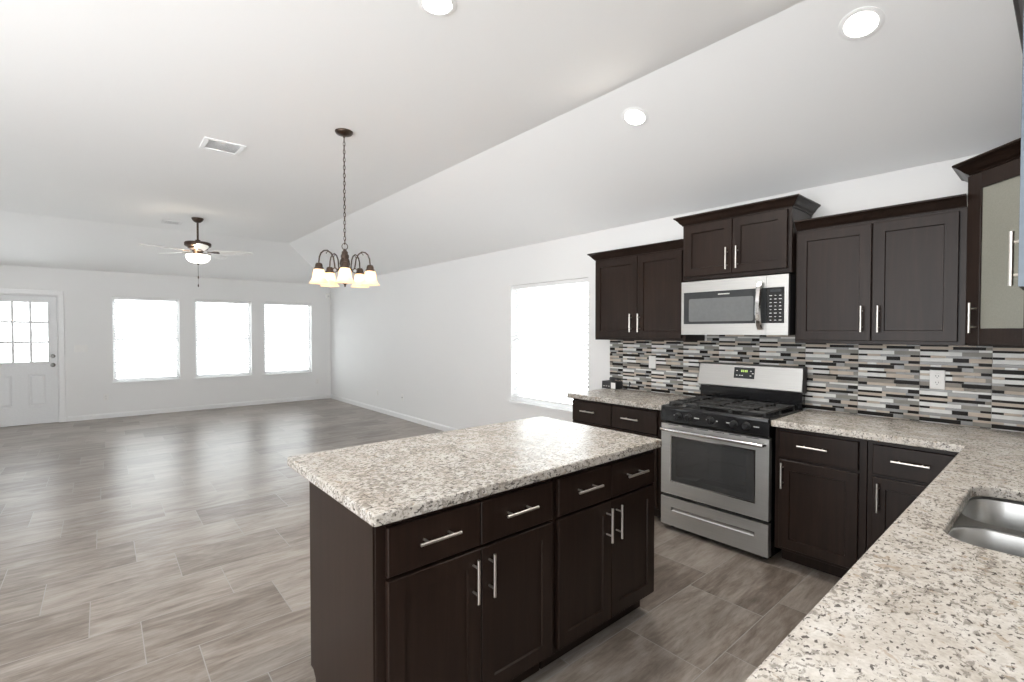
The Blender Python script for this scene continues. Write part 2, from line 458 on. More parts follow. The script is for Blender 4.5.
def blind(kind, h, pbox, P, label, ang, rail):
    u0, u1, z0, z1 = h; a0, a1 = u0+0.012, u1-0.012
    c = P((u0+u1)/2, 0.042, z0)
    t = thing('window_blind', label, 'window blind', c, 0, 'white slatted window blinds')
    inv = Matrix.Translation((-c[0], -c[1], -c[2]))
    m = MB(); pbox(m, a0, a1, 0.012, 0.070, z1-0.048, z1-0.003); m.xf(inv).build('headrail', M['vinyl'], t)
    m = MB(); pbox(m, a0, a1, 0.022, 0.062, z0+rail, z0+rail+0.018); m.xf(inv).build('bottom_rail', M['vinyl'], t)
    m = MB(); pitch = 0.044; z = z0+rail+0.045
    ca, sa = math.cos(ang)*0.024, math.sin(ang)*0.024
    while z < z1-0.065:
        tk = 0.0014
        m.loft([[P(a, 0.042+ca, z+sa-tk), P(a, 0.042+ca, z+sa+tk), P(a, 0.042, z+0.004+tk), P(a, 0.042-ca, z-sa+tk), P(a, 0.042-ca, z-sa-tk), P(a, 0.042, z+0.004-tk)] for a in (a0+0.004, a1-0.004)])
        z += pitch
    m.xf(inv).build('slats', M['slat'], t)
    m = MB()
    for q in (0.14, 0.5, 0.86):
        for k in (0.016, 0.068):
            u = a0+(a1-a0)*q; m.tube([P(u, k, z0+rail+0.01), P(u, k, z1-0.04)], 0.0011, 5)
    m.xf(inv).build('ladder_cords', M['slat'], t)
    m = MB(); u = a0+(a1-a0)*0.09
    m.tube([P(u, 0.006, z1-0.05), P(u, 0.005, z1-0.62)], 0.004, 6); m.xf(inv).build('tilt_wand', M['vinyl'], t)
lab = ['white framed window nearest the entry door', 'white framed window in the middle of the far wall', 'white framed window nearest the far corner']
blab = ['white slatted blind in the window nearest the entry door', 'white slatted blind in the middle window of the far wall', 'white slatted blind in the far wall window nearest the corner']
for i, h in enumerate(FARW):
    P, pb = window(i+1, 'far', h, lab[i]); blind('far', h, pb, P, blab[i], (0.34, 0.38, 0.46)[i], 0.035)
P, pb = window(4, 'kit', KW, 'white framed window beside the kitchen cabinets'); blind('kit', KW, pb, P, 'white slatted blind in the window left of the wall cabinets', 0.40, 0.045)

# entry door with nine panes
y0, y1 = DOOR[0], DOOR[1]
d = MB()
xf0, xf1 = XF-0.060, XF-0.015        # slab back and front
gy0, gy1, gz0, gz1 = -5.055, -4.462, 0.985, 1.925
def dbox(mb, ya, yb, xa, xb, za, zb, bev=0): mb.box(xa, xb, ya, yb, za, zb, bev)
e = 0.004
wall_with_holes(d, y0+e+0.012, y1-e-0.012, 0.006, 2.028, [(gy0, gy1, gz0, gz1), (-5.09, -4.86, 0.285, 0.80), (-4.70, -4.485, 0.285, 0.80)], lambda u, k, z: (xf1-k, u, z), 0.045)
door = struct(d.build('door_1', M['doorpaint']), 'white entry door with nine glass panes on the far wall', 'door')
d = MB()
for ya, yb in ((-5.09, -4.86), (-4.70, -4.485)):
    za, zb = 0.285, 0.80
    R = lambda o, x: [(x, ya+o, za+o), (x, yb-o, za+o), (x, yb-o, zb-o), (x, ya+o, zb-o)]
    d.loft([R(0.0005, xf0+0.01), R(0.0005, xf1-0.012), R(0.02, xf1-0.014), R(0.045, xf1-0.003)])
d.build('raised_panel', M['doorpaint'], door)
d = MB()
for ya, yb, za, zb in ((gy0-0.03, gy0+0.005, gz0-0.03, gz1+0.03), (gy1-0.005, gy1+0.03, gz0-0.03, gz1+0.03), (gy0, gy1, gz0-0.03, gz0+0.005), (gy0, gy1, gz1-0.005, gz1+0.03)):
    dbox(d, ya, yb, xf1-0.002, xf1+0.010, za, zb)
for k in (1, 2):
    yy = gy0+(gy1-gy0)*k/3; zz = gz0+(gz1-gz0)*k/3
    dbox(d, yy-0.016, yy+0.016, xf1-0.012, xf1+0.006, gz0, gz1); dbox(d, gy0, gy1, xf1-0.012, xf1+0.0055, zz-0.017, zz+0.017)
d.build('muntin_frame', M['doorpaint'], door)
d = MB(); dbox(d, gy0, gy1, xf1-0.030, xf1-0.024, gz0, gz1); d.build('pane', M['glassw'], door)
d = MB(); d.lathe([(0.032, 0), (0.032, 0.006), (0.012, 0.012), (0.012, 0.030), (0.026, 0.038), (0.029, 0.052), (0.020, 0.064), (0.004, 0.067)], (xf1, -4.414, 0.93), 18, 'X')
d.build('door_knob', M['pewter'], door, True)
d = MB(); d.lathe([(0.030, 0), (0.030, 0.010), (0.022, 0.020), (0.004, 0.021)], (xf1, -4.414, 1.073), 18, 'X'); d.box(xf1+0.020, xf1+0.034, -4.418, -4.410, 1.058, 1.088)
d.build('deadbolt', M['pewter'], door, True)
d = MB()
for ya, yb, za, zb in ((y1+0.0, y1+0.072, 0.001, 2.045), (y0-0.072, y0, 0.001, 2.045), (y0-0.072, y1+0.072, 2.045, 2.117)):
    dbox(d, ya+0.001, yb, XF+0.001, XF+0.016, za, zb, 0.004)
for ya, yb, za, zb in ((y1-0.012, y1-0.001, 0.001, 2.044), (y0+0.001, y0+0.012, 0.001, 2.044), (y0+0.012, y1-0.012, 2.032, 2.044)):
    dbox(d, ya, yb, XF-TW, XF, za, zb)
for ya, yb, za, zb in ((y1-0.035, y1-0.0125, 0.001, 2.031), (y0+0.0125, y0+0.035, 0.001, 2.031), (y0+0.035, y1-0.035, 2.005, 2.031), (y0+0.035, y1-0.035, 0.001, 0.020)):
    dbox(d, ya, yb, XF-0.095, xf0-0.002, za, zb)
struct(d.build('trim_1', M['trim']), 'white casing around the entry door', 'door casing')

# ------------------------------------------------------------------ tile backsplash (one mosaic surface, five tones)
TC = {'dark': (0.016, 0.0135, 0.012), 'grey': (0.325, 0.325, 0.32), 'taupe': (0.25, 0.225, 0.195), 'beige': (0.52, 0.445, 0.37), 'pale': (0.72, 0.72, 0.70), 'olive': (0.25, 0.24, 0.215)}
tm = [plain('grout', (0.42, 0.40, 0.38), 0.8)]
for k, c in TC.items(): tm.append(plain('mosaic_'+k, c, 0.22 if k in ('grey', 'pale') else 0.4, tex=0.10, scale=12, spec=0.12 if k == 'dark' else 0.3))
rng = random.Random(11)
sheet = []
z = 0.0; hs = [0.024, 0.013, 0.018, 0.024, 0.013, 0.024, 0.013, 0.018]; i = 0
SW, SH = 0.315, 0.308
rows = []
while z < SH-0.001:
    h = min(hs[i % len(hs)], SH-z); rows.append((z, h)); z += h; i += 1
last = None
for (z, h) in rows:
    u = 0.0; cells = []
    while u < SW-1e-6:
        w = rng.choice((0.05, 0.07, 0.10, 0.13, 0.15, 0.19))
        if SW-(u+w) < 0.035: w = SW-u
        col = rng.choices(['dark', 'grey', 'taupe', 'beige', 'pale', 'olive'], [30, 22, 10, 16, 15, 8])[0]
        if col == last: col = rng.choice(['grey', 'beige', 'pale'])
        if col == 'dark' and w > 0.16: w = 0.14
        for _ in range(6):          # no block of one tone across two rows
            if sheet and any(c2 == col and u2 < u+w-0.02 and u2+w2 > u+0.02 for u2, w2, c2 in sheet[-1][2]): col = rng.choices(['dark', 'grey', 'taupe', 'beige', 'pale', 'olive'], [34, 20, 12, 14, 16, 8])[0]
        last = col; cells.append((u, w, col)); u += w
    sheet.append((z, h, cells))
names = ['grout']+list(TC)
b = MB()
BX0, BX1, BZ0, BZ1 = -0.985, 2.222, 0.9155, 1.3885
b.box(BX0, BX1, -0.006, -0.001, BZ0, BZ1)
b.box(0.012, 0.768, -0.006, -0.001, BZ1, 1.45)
g = 0.0007
sx = 1.375-8*SW
while sx < BX1:
    for sz in (BZ1-SH, BZ1-2*SH, BZ1):
        for (z, h, cells) in sheet:
            for (u, w, col) in cells:
                x0, x1, z0, z1 = sx+u+g, sx+u+w-g, sz+z+g, sz+z+h-g
                if abs(u) < 1e-6: x0 += 0.0008
                if sz >= BZ1-1e-6:
                    x0, x1, z0, z1 = max(x0, 0.013), min(x1, 0.767), z0, min(z1, 1.449)
                else:
                    x0, x1, z0, z1 = max(x0, BX0), min(x1, BX1), max(z0, BZ0), z1
                if x1-x0 < 0.003 or z1-z0 < 0.002: continue
                b.mi = names.index(col)
                y = -0.0095; f = [(x0, y, z0), (x1, y, z0), (x1, y, z1), (x0, y, z1)]
                k = [(x0-0.0003, -0.006, z0-0.0003), (x1+0.0003, -0.006, z0-0.0003), (x1+0.0003, -0.006, z1+0.0003), (x0-0.0003, -0.006, z1+0.0003)]
                b.poly(f)
                for q in range(4): b.poly([k[q], k[(q+1) % 4], f[(q+1) % 4], f[q]])
    sx += SW
struct(b.build('wall_backsplash', tm), 'mosaic strip tile backsplash behind the range and counters', 'backsplash')

# ------------------------------------------------------------------ cabinets
def shaker(mb, x0, x1, z0, z1, yf, th=0.020, st=0.058, rec=0.008):
    # front at y = yf-th; recessed centre panel
    e = 0.0025
    def ring(o, y): return [(x0+o, y, z0+o), (x1-o, y, z0+o), (x1-o, y, z1-o), (x0+o, y, z1-o)]
    mb.loft([ring(0, yf), ring(0, yf-th+e), ring(e, yf-th), ring(st, yf-th), ring(st+0.003, yf-th+rec)])
def slab(mb, x0, x1, z0, z1, yf, th=0.020):
    e = 0.003
    def ring(o, y): return [(x0+o, y, z0+o), (x1-o, y, z0+o), (x1-o, y, z1-o), (x0+o, y, z1-o)]
    mb.loft([ring(0, yf), ring(0, yf-th+e), ring(e, yf-th)])
def handle(parent, x, z, yf, vert, L=0.157, so=0.034):
    m = MB(); r = 0.0058
    c = 0.048
    if vert:
        m.tube([(x, yf-so, z-L/2), (x, yf-so, z+L/2)], r, 10)
        for s in (-c, c): m.tube([(x, yf, z+s), (x, yf-so, z+s)], 0.0042, 8)
    else:
        m.tube([(x-L/2, yf-so, z), (x+L/2, yf-so, z)], r, 10)
        for s in (-c, c): m.tube([(x+s, yf, z), (x+s, yf-so, z)], 0.0042, 8)
    return m.build('handle', M['nickel'], parent, True)
def door_part(t, x0, x1, z0, z1, yf, hx=None, hz=None, st=0.058, so=0.034):
    m = MB(); shaker(m, x0, x1, z0, z1, yf, st=st); d = m.build('door', M['wood'], t)
    if hx is not None: handle(d, hx, hz, yf-0.020, True, so=so)
    return d
def drawer_part(t, x0, x1, z0, z1, yf, hx=None, hz=None):
    m = MB(); slab(m, x0, x1, z0, z1, yf); d = m.build('drawer', M['wood'], t)
    if hx is not None: handle(d, hx, hz, yf-0.020, False)
    return d
CROWN = [(0.0, 0.0), (0.006, 0.0), (0.008, 0.006), (0.013, 0.010), (0.021, 0.018), (0.032, 0.034), (0.044, 0.047), (0.053, 0.052), (0.055, 0.055), (0.055, 0.063), (0.0, 0.063)]
def crown(t, path, z0, sc=1.0):
    # path: points along the cabinet's outside, left end first, out = right-hand side of travel
    P = [Vector(p) for p in path]; n = len(P); rings = []
    for i in range(n):
        if i == 0: d = (P[1]-P[0]).normalized(); nn = Vector((d.y, -d.x)); k = 1
        elif i == n-1: d = (P[-1]-P[-2]).normalized(); nn = Vector((d.y, -d.x)); k = 1
        else:
            d0 = (P[i]-P[i-1]).normalized(); d1 = (P[i+1]-P[i]).normalized()
            n0, n1 = Vector((d0.y, -d0.x)), Vector((d1.y, -d1.x)); nn = (n0+n1).normalized(); k = 1/max(0.3, nn.dot(n0))
        rings.append([(P[i].x+nn.x*o*k*sc, P[i].y+nn.y*o*k*sc, z0+z) for o, z in CROWN])
    m = MB(); m.loft(rings); return m.build('crown_molding', M['wood'], t)
HB = 0.8735     # height of base cabinets under the slab
def base_body(t, w, d, toe_in=0.11, toe_z=0.105, x0=0.0, back=-0.002):
    m = MB(); m.box(x0, x0+w, -d, back, toe_z, HB, 0.0015); m.build('body', M['wood'], t)
    m = MB(); m.box(x0+0.004, x0+w-0.004, -d+toe_in, back-0.01, 0.001, toe_z-0.001); m.build('toe_kick', M['wood'], t)

# base cabinet left of the range
t = thing('base_cabinet', 'dark brown two-drawer base cabinet between the window and the range', 'cabinet', (-0.925, 0, 0))
base_body(t, 0.917, 0.61)
drawer_part(t, 0.010, 0.437, 0.680, 0.855, -0.61, 0.205, 0.775); drawer_part(t, 0.441, 0.868, 0.680, 0.855, -0.61, 0.64, 0.772)
door_part(t, 0.010, 0.437, 0.125, 0.668, -0.61, 0.395, 0.575); door_part(t, 0.441, 0.868, 0.125, 0.668, -0.61, 0.483, 0.575)
# right of the range
t = thing('base_cabinet', 'dark brown one-drawer base cabinet directly right of the range', 'cabinet', (0.778, 0, 0))
base_body(t, 0.475, 0.61)
drawer_part(t, 0.029, 0.439, 0.690, 0.850, -0.61, 0.217, 0.777)
door_part(t, 0.029, 0.439, 0.128, 0.672, -0.61, 0.053, 0.580)
t = thing('base_cabinet', 'dark brown corner base cabinet half hidden behind the sink counter', 'cabinet', (1.256, 0, 0))
base_body(t, 0.972, 0.61)
drawer_part(t, 0.026, 0.395, 0.690, 0.850, -0.61, 0.190, 0.778)
door_part(t, 0.026, 0.395, 0.128, 0.672, -0.61, 0.055, 0.568)
# under the sink counter (face toward -X)
t = thing('sink_cabinet', 'dark brown base cabinet below the steel sink', 'cabinet', (XR-0.004, -0.665, 0), -PI/2)
m = MB(); DD = 0.550
for a in ((0, 0.018, -DD, -0.002), (1.682, 1.70, -DD, -0.002), (0.018, 1.682, -0.02, -0.002)): m.box(a[0], a[1], a[2], a[3], 0.105, HB)
m.box(0.018, 1.682, -DD, -0.02, 0.105, 0.123)
m.box(0.018, 1.682, -DD, -DD+0.018, 0.125, HB); m.build('body', M['wood'], t)
m = MB(); m.box(0.004, 1.696, -DD+0.08, -0.01, 0.001, 0.104); m.build('toe_kick', M['wood'], t)
for k in range(3):
    a = 0.09+k*0.54; drawer_part(t, a, a+0.50, 0.690, 0.850, -DD, a+0.25, 0.775); door_part(t, a, a+0.50, 0.128, 0.672, -DD, a+0.45, 0.575)
t = thing('base_cabinet', 'dark brown base cabinet at the near end of the sink counter', 'cabinet', (XR-0.004, -2.37, 0), -PI/2)
base_body(t, 0.93, DD, 0.08)
drawer_part(t, 0.02, 0.46, 0.690, 0.850, -DD, 0.24, 0.775); drawer_part(t, 0.465, 0.91, 0.690, 0.850, -DD, 0.69, 0.775)
door_part(t, 0.02, 0.46, 0.128, 0.672, -DD, 0.42, 0.575); door_part(t, 0.465, 0.91, 0.128, 0.672, -DD, 0.505, 0.575)

# island: two cabinet units back to back with the seating overhang
IY0, IY1, IYM = -3.180, -1.655, -2.396
XI = 0.580
for (ya, yb, fr, label, nm) in (
    (IY0, IYM-0.001, (0.033, 0.395, 0.399, 0.766), 'dark brown two-door island cabinet at the end nearest the camera', 'near'),
    (IYM+0.001, IY1, (0.016, 0.366, 0.370, 0.722), 'dark brown two-door island cabinet at the end nearest the range', 'far')):
    t = thing('island_cabinet', label, 'cabinet', (-0.030, ya, 0), PI/2, 'kitchen island cabinets')
    w = yb-ya; D = 0.610
    m = MB(); m.box(0.0, w, -D, -0.014, 0.105, HB, 0.0015); m.build('body', M['wood'], t)
    m = MB(); m.box(0.004 if nm == 'far' else 0.02, w-0.004, -D+0.075, -0.075, 0.001, 0.104); m.build('toe_kick', M['wood'], t)
    m = MB(); m.box(0.0, w, -0.013, 0.0, 0.105, HB); m.build('back_panel', M['wood'], t)
    if nm == 'near':
        m = MB(); prof = [(-D+0.002, 0.001), (-0.07, 0.001), (-0.07, 0.082), (-0.045, 0.105), (-0.014, 0.105), (-0.014, HB), (-D+0.002, HB)]
        m.loft([[(x, y, z) for y, z in prof] for x in (-0.008, -0.0005)]); m.build('end_panel', M['wood'], t)
    a0, a1, a2, a3 = fr
    hz = 0.779
    drawer_part(t, a0, a1, 0.690, 0.848, -D, (a0+a1)/2-0.005, hz); drawer_part(t, a1+0.003, a3, 0.690, 0.848, -D, (a2+a3)/2-0.01, hz)
    door_part(t, a0, a1+0.002, 0.125, 0.678, -D, a1-0.034, 0.580); door_part(t, a2+0.001, a3, 0.125, 0.678, -D, a2+0.034, 0.580)

# wall cabinets
DU = 0.315
def upper(name, label, loc, rz, w, d, z0, z1):
    t = thing(name, label, 'cabinet', loc, rz)
    m = MB(); m.box(0, w, -d, -0.001, z0, z1, 0.0015); m.build('body', M['wood'], t); return t
t = upper('upper_cabinet', 'dark brown two-door wall cabinet between the window and the microwave', (-0.917, -0.0105, 0), 0, 0.912, DU-0.0105, 1.389, 2.128)
yf = -(DU-0.0105)
door_part(t, 0.014, 0.470, 1.410, 2.108, yf, 0.418, 1.538); door_part(t, 0.475, 0.885, 1.410, 2.108, yf, 0.500, 1.538)
crown(t, [(0, -0.001), (0, yf), (0.908, yf)], 2.124)
t = upper('upper_cabinet', 'short dark brown wall cabinet above the microwave', (0.0, -0.0105, 0), 0, 0.776, 0.358, 1.855, 2.290)
yf = -0.358
door_part(t, 0.022, 0.388, 1.885, 2.270, yf, 0.358, 1.990); door_part(t, 0.392, 0.752, 1.885, 2.270, yf, 0.432, 1.992)
crown(t, [(0, -0.001), (0, yf), (0.776, yf), (0.776, -0.001)], 2.282)
t = upper('upper_cabinet', 'dark brown two-door wall cabinet right of the microwave', (0.782, -0.0105, 0), 0, 0.828, DU-0.0105, 1.389, 2.128)
yf = -(DU-0.0105)
door_part(t, 0.012, 0.415, 1.410, 2.108, yf, 0.374, 1.540); door_part(t, 0.421, 0.798, 1.410, 2.108, yf, 0.456, 1.538)
crown(t, [(0.004, yf), (0.826, yf)], 2.124)
# diagonal corner cabinet with frosted glass door
cx, cy = 1.622, -0.318
dl = XR-0.003-cx                       # leg of the corner
t = thing('corner_cabinet', 'dark brown corner wall cabinet with frosted glass door', 'cabinet', (cx, 0, 0))
ex, ey = 1.905-cx, cy-(1.905-cx)
m = MB(); m.prism([(0, -0.0105), (0, cy), (ex, ey), (dl, ey), (dl, -0.0105)], 1.389, 2.295); m.build('body', M['wood'], t)
crown(t, [(0, -0.0115), (0, cy), (ex, ey)], 2.288, 1.35)
L = math.hypot(ex, ey-cy)
dt = MB(); x0, x1, z0, z1 = 0.004, L-0.004, 1.400, 2.280; st = 0.080
for a in ((x0, x0+st, z0, z1), (x1-st, x1, z0, z1), (x0+st, x1-st, z0, z0+st), (x0+st, x1-st, z1-st, z1)):
    dt.box(a[0], a[1], -0.0205, -0.0005, a[2], a[3], 0.0015)
rot = Matrix.Translation((0, cy, 0)) @ Matrix.Rotation(-PI/4, 4, 'Z')
dd = dt.xf(rot).build('door', M['wood'], t)
g = MB(); g.box(x0+st-0.004, x1-st+0.004, -0.012, -0.006, z0+st-0.004, z1-st+0.004); g.xf(rot).build('frosted_glass', M['frost'], dd)
hm = MB(); so = 0.034
hx = x0+0.064; hz = 1.535
hm.tube([(hx, -0.0205-so, hz-0.0785), (hx, -0.0205-so, hz+0.0785)], 0.0058, 10)
for s in (-0.048, 0.048): hm.tube([(hx, -0.0205, hz+s), (hx, -0.0205-so, hz+s)], 0.0042, 8)
hm.xf(rot).build('handle', M['nickel'], dd, True)
# cabinet on the sink wall, seen end-on at the right edge
t = upper('upper_cabinet', 'tall wall cabinet seen edge-on at the right, above the sink', (XR-0.004, -0.668, 0), -PI/2, 1.198, 0.331, 1.580, 2.512)
door_part(t, 0.006, 0.597, 1.590, 2.495, -0.331, 0.036, 1.700, so=0.018); dn = door_part(t, 0.603, 1.196, 1.590, 2.495, -0.331, 1.145, 1.676, so=0.017)
crown(t, [(0.0, -0.331), (1.200, -0.331), (1.200, -0.001)], 2.505, 1.15)
m = MB(); m.box(1.1961, 1.1972, -0.3505, -0.3315, 1.591, 2.494); e = m.build('edge_sheen', M['skysheen'], dn); e['label'] = 'blue-grey sky sheen painted on the door edge'  # sky light on the dark door edge, painted as a blue-grey strip

# ------------------------------------------------------------------ counters
ZT, ZB = 0.914, 0.8745
def slab_with_hole(outer, hole, z0, z1, bev=0.006):
    bm = bmesh.new()
    def loop(pts, z): return [bm.verts.new((x, y, z)) for x, y in pts]
    o = loop(outer, z1)
    eds = [bm.edges.new((o[i], o[(i+1) % len(o)])) for i in range(len(o))]
    if hole:
        h = loop(hole, z1); eds += [bm.edges.new((h[i], h[(i+1) % len(h)])) for i in range(len(h))]
    bmesh.ops.triangle_fill(bm, use_beauty=True, use_dissolve=True, edges=eds)
    bmesh.ops.recalc_face_normals(bm, faces=bm.faces)
    top = list(bm.faces)
    r = bmesh.ops.extrude_face_region(bm, geom=top)
    vs = [g for g in r['geom'] if isinstance(g, bmesh.types.BMVert)]
    bmesh.ops.translate(bm, verts=vs, vec=(0, 0, z0-z1))
    bmesh.ops.recalc_face_normals(bm, faces=bm.faces)
    es = [e for e in bm.edges if len(e.link_faces) == 2 and abs(e.link_faces[0].normal.dot(e.link_faces[1].normal)) < 0.3 and abs(e.verts[0].co.z-e.verts[1].co.z) < 1e-6]
    bmesh.ops.bevel(bm, geom=es, offset=bev, segments=2, affect='EDGES', profile=0.5)
    return bm
def counter(name, label, outer, hole=None, mat='granite'):
    m = MB(); m.b.free(); m.b = slab_with_hole(outer, hole, ZB, ZT)
    return tag(m.build(name, M[mat], smooth=False), label, 'countertop', None)
counter('island_countertop', 'speckled beige granite slab on the kitchen island', rect_path(-0.262, 0.630, -3.207, -1.649, 0.012, 3), None, 'granite_shaded')
counter('countertop', 'speckled granite counter left of the range, below the wall cabinet', [(-0.948, -0.001), (-0.948, -0.660), (-0.004, -0.660), (-0.004, -0.001)], None, 'granite_shaded')
SX0, SX1, SY0, SY1 = 1.757, 2.165, -2.115, -1.415
hole = rect_path(SX0, SX1, SY0, SY1, 0.085, 6)
fil = [(1.652-0.012+0.012*math.sin(a*PI/6), -0.660-0.012+0.012*math.cos(a*PI/6)) for a in range(4)]
counter('countertop', 'speckled granite counter from the range around the corner to the sink', [(0.770, -0.001), (0.770, -0.660)]+fil+[(1.652, -3.36), (XR-0.002, -3.36), (XR-0.002, -0.001)], hole)

# double bowl sink, hung under the counter
t = thing('kitchen_sink', 'stainless double bowl sink set into the granite counter', 'sink', ((SX0+SX1)/2, (SY0+SY1)/2, ZB))
cxs, cys = (SX0+SX1)/2, (SY0+SY1)/2
def bowl(y0, y1):
    m = MB(); a, bb = SX0-cxs-0.006, SX1-cxs+0.006
    def ring(o, z, r): return [(x, y, z) for x, y in rect_path(a+o, bb-o, y0-cys+o, y1-cys-o, r, 6)]
    m.loft([ring(0.0, -0.004, 0.088), ring(0.004, -0.012, 0.085), ring(0.012, -0.165, 0.08), ring(0.03, -0.185, 0.07), ring(0.07, -0.192, 0.05)], True, False)
    m.b.faces.ensure_lookup_table()
    R = ring(0.07, -0.192, 0.05); m.poly(R)
    bmesh.ops.remove_doubles(m.b, verts=m.b.verts, dist=1e-5)
    o = m.build('bowl', M['sink'], t, True)
    so = o.modifiers.new('thick', 'SOLIDIFY'); so.thickness = 0.0012; so.offset = 1
    d = MB(); d.lathe([(0.001, 0.003), (0.020, 0.003), (0.024, 0.006), (0.042, 0.006), (0.045, 0.0012)], ((a+bb)/2, (y0+y1)/2-cys, -0.192), 20)
    d.build('drain', M['chrome'], o, True)
DIV = -1.775
rb = bmesh.new(); eds = []
a_, b_ = SX0-cxs-0.006, SX1-cxs+0.006
for pts in (rect_path(a_-0.02, b_+0.02, SY0-cys-0.026, SY1-cys+0.026, 0.10, 6), rect_path(a_, b_, DIV+0.020-cys, SY1+0.006-cys, 0.088, 6), rect_path(a_, b_, SY0-0.006-cys, DIV-0.020-cys, 0.088, 6)):
    v = [rb.verts.new((x, y, -0.0035)) for x, y in pts]
    eds += [rb.edges.new((v[i], v[(i+1) % len(v)])) for i in range(len(v))]
bmesh.ops.triangle_fill(rb, use_beauty=True, use_dissolve=True, edges=eds)
m = MB(); m.b.free(); m.b = rb
ro = m.build('rim', M['sink'], t); mo = ro.modifiers.new('thick', 'SOLIDIFY'); mo.thickness = 0.002; mo.offset = 0
bowl(DIV+0.020, SY1+0.006); bowl(SY0-0.006, DIV-0.020)

# ------------------------------------------------------------------ gas range
t = thing('gas_range', 'stainless and black gas range between the base cabinets', 'stove', (0.0, -0.030, 0))
W0, W1 = 0.003, 0.759
m = MB(); m.box(W0, W1, -0.585, -0.002, 0.030, 0.060); m.box(W0, W0+0.02, -0.585, -0.002, 0.06, 0.893); m.box(W1-0.02, W1, -0.585, -0.002, 0.06, 0.893)
m.box(W0+0.02, W1-0.02, -0.02, -0.002, 0.06, 0.893); m.box(W0+0.02, W1-0.02, -0.585, -0.02, 0.765, 0.893); m.box(W0+0.02, W1-0.02, -0.585, -0.02, 0.06, 0.262)
m.build('body', M['black'], t)
m = MB(); m.box(0.05, 0.71, -0.04, -0.03, 0.27, 0.76); m.box(0.05, 0.06, -0.58, -0.04, 0.27, 0.76); m.box(0.70, 0.71, -0.58, -0.04, 0.27, 0.76); m.box(0.06, 0.70, -0.58, -0.04, 0.27, 0.28); m.build('oven_cavity', M['cavity'], t)
for zz in (0.42, 0.575):
    m = MB()
    m.tube([(0.07, -0.55, zz), (0.69, -0.55, zz)], 0.004, 6); m.tube([(0.07, -0.08, zz), (0.69, -0.08, zz)], 0.004, 6)
    for k in range(16): m.tube([(0.085+k*0.0393, -0.55, zz), (0.085+k*0.0393, -0.08, zz)], 0.0022, 5)
    for s in (0.0625, 0.6975): m.tube([(s, -0.55, zz), (s, -0.08, zz)], 0.004, 6)
    m.build('oven_rack', M['chrome'], t)
for xx in (0.05, 0.71):
    for yy in (-0.54, -0.06):
        m = MB(); m.lathe([(0.018, 0.0005), (0.018, 0.012), (0.010, 0.014), (0.010, 0.030)], (xx, yy, 0), 12); m.build('foot', M['blackm'], t)
# cooktop tray with raised rim
m = MB()
def rr(o, z): return [(x, y, z) for x, y in rect_path(0.0+o, 0.762-o, -0.635+o, -0.045-o, 0.012, 3)]
m.loft([rr(0.0, 0.894), rr(0.0, 0.914), rr(0.005, 0.921), rr(0.022, 0.921), rr(0.032, 0.908)]); m.build('cooktop', M['black'], t, True)
# sloped control panel
m = MB(); m.loft([[(x, -0.586, 0.800), (x, -0.632, 0.803), (x, -0.637, 0.812), (x, -0.630, 0.893), (x, -0.586, 0.893)] for x in (0.001, 0.761)]); m.build('control_panel', M['black'], t)
for k, xx in enumerate((0.142, 0.222, 0.384, 0.540, 0.622)):
    m = MB(); c = (xx, -0.633, 0.856)
    m.lathe([(0.026, 0.0), (0.026, -0.006), (0.021, -0.009), (0.019, -0.026), (0.016, -0.029), (0.002, -0.030)], c, 20, 'Y')
    m.box(xx-0.005, xx+0.005, c[1]-0.040, c[1]-0.026, c[2]-0.019, c[2]+0.019, 0.002)
    m.build('knob', M['blackm'], t, True)
m = MB()
for xx, n in ((0.105, 3), (0.262, 6), (0.350, 2), (0.420, 2), (0.490, 5), (0.665, 6)):
    m = MB()
    for j in range(n): m.box(xx+j*0.0062, xx+j*0.0062+0.0045, -0.6355, -0.6335, 0.855-(j % 2)*0.0015, 0.861)
    m.build('control_marking', M['mark'], t)
# oven door
yd = -0.586; yo = -0.630
m = MB(); wx0, wx1, wz0, wz1 = 0.083, 0.672, 0.372, 0.702
for a in ((0.002, wx0, 0.272, 0.790), (wx1, 0.760, 0.272, 0.790), (wx0, wx1, 0.272, wz0), (wx0, wx1, wz1, 0.790)): m.box(a[0], a[1], yo, yd, a[2], a[3])
bmesh.ops.remove_doubles(m.b, verts=m.b.verts, dist=1e-5)
od = m.build('oven_door', M['steel'], t)
m = MB(); m.box(wx0+0.0005, wx1-0.0005, yo+0.004, yo+0.009, wz0+0.0005, wz1-0.0005); m.build('window', M['ovenglass'], od)
m = MB()
for a in ((wx0+0.001, wx0+0.035, wz0+0.001, wz1-0.001), (wx1-0.055, wx1-0.001, wz0+0.001, wz1-0.001), (wx0+0.035, wx1-0.055, wz0+0.001, wz0+0.035), (wx0+0.035, wx1-0.055, wz1-0.03, wz1-0.001)): m.box(a[0], a[1], yo+0.010, yo+0.013, a[2], a[3])
m.build('window_border', M['black'], od)
m = MB()
for a in ((wx0-0.007, wx0, wz0-0.007, wz1+0.007), (wx1, wx1+0.007, wz0-0.007, wz1+0.007), (wx0, wx1, wz0-0.007, wz0), (wx0, wx1, wz1, wz1+0.007)): m.box(a[0], a[1], yo-0.002, yo+0.006, a[2], a[3])
m.build('window_trim', M['chrome'], od)
m = MB()
for k in range(6): m.box(0.06+k*0.112, 0.06+k*0.112+0.08, yo-0.0008, yo+0.002, 0.781, 0.786)
m.build('vent_slot', M['blackm'], od)
m = MB(); hy = yo-0.045
pts = [(0.030, yo, 0.752), (0.022, yo-0.02, 0.752), (0.030, hy, 0.752), (0.06, hy-0.004, 0.752), (0.702, hy-0.004, 0.752), (0.732, hy, 0.752), (0.740, yo-0.02, 0.752), (0.732, yo, 0.752)]
m.tube(pts, 0.0125, 12); m.build('handle', M['chrome'], od, True)
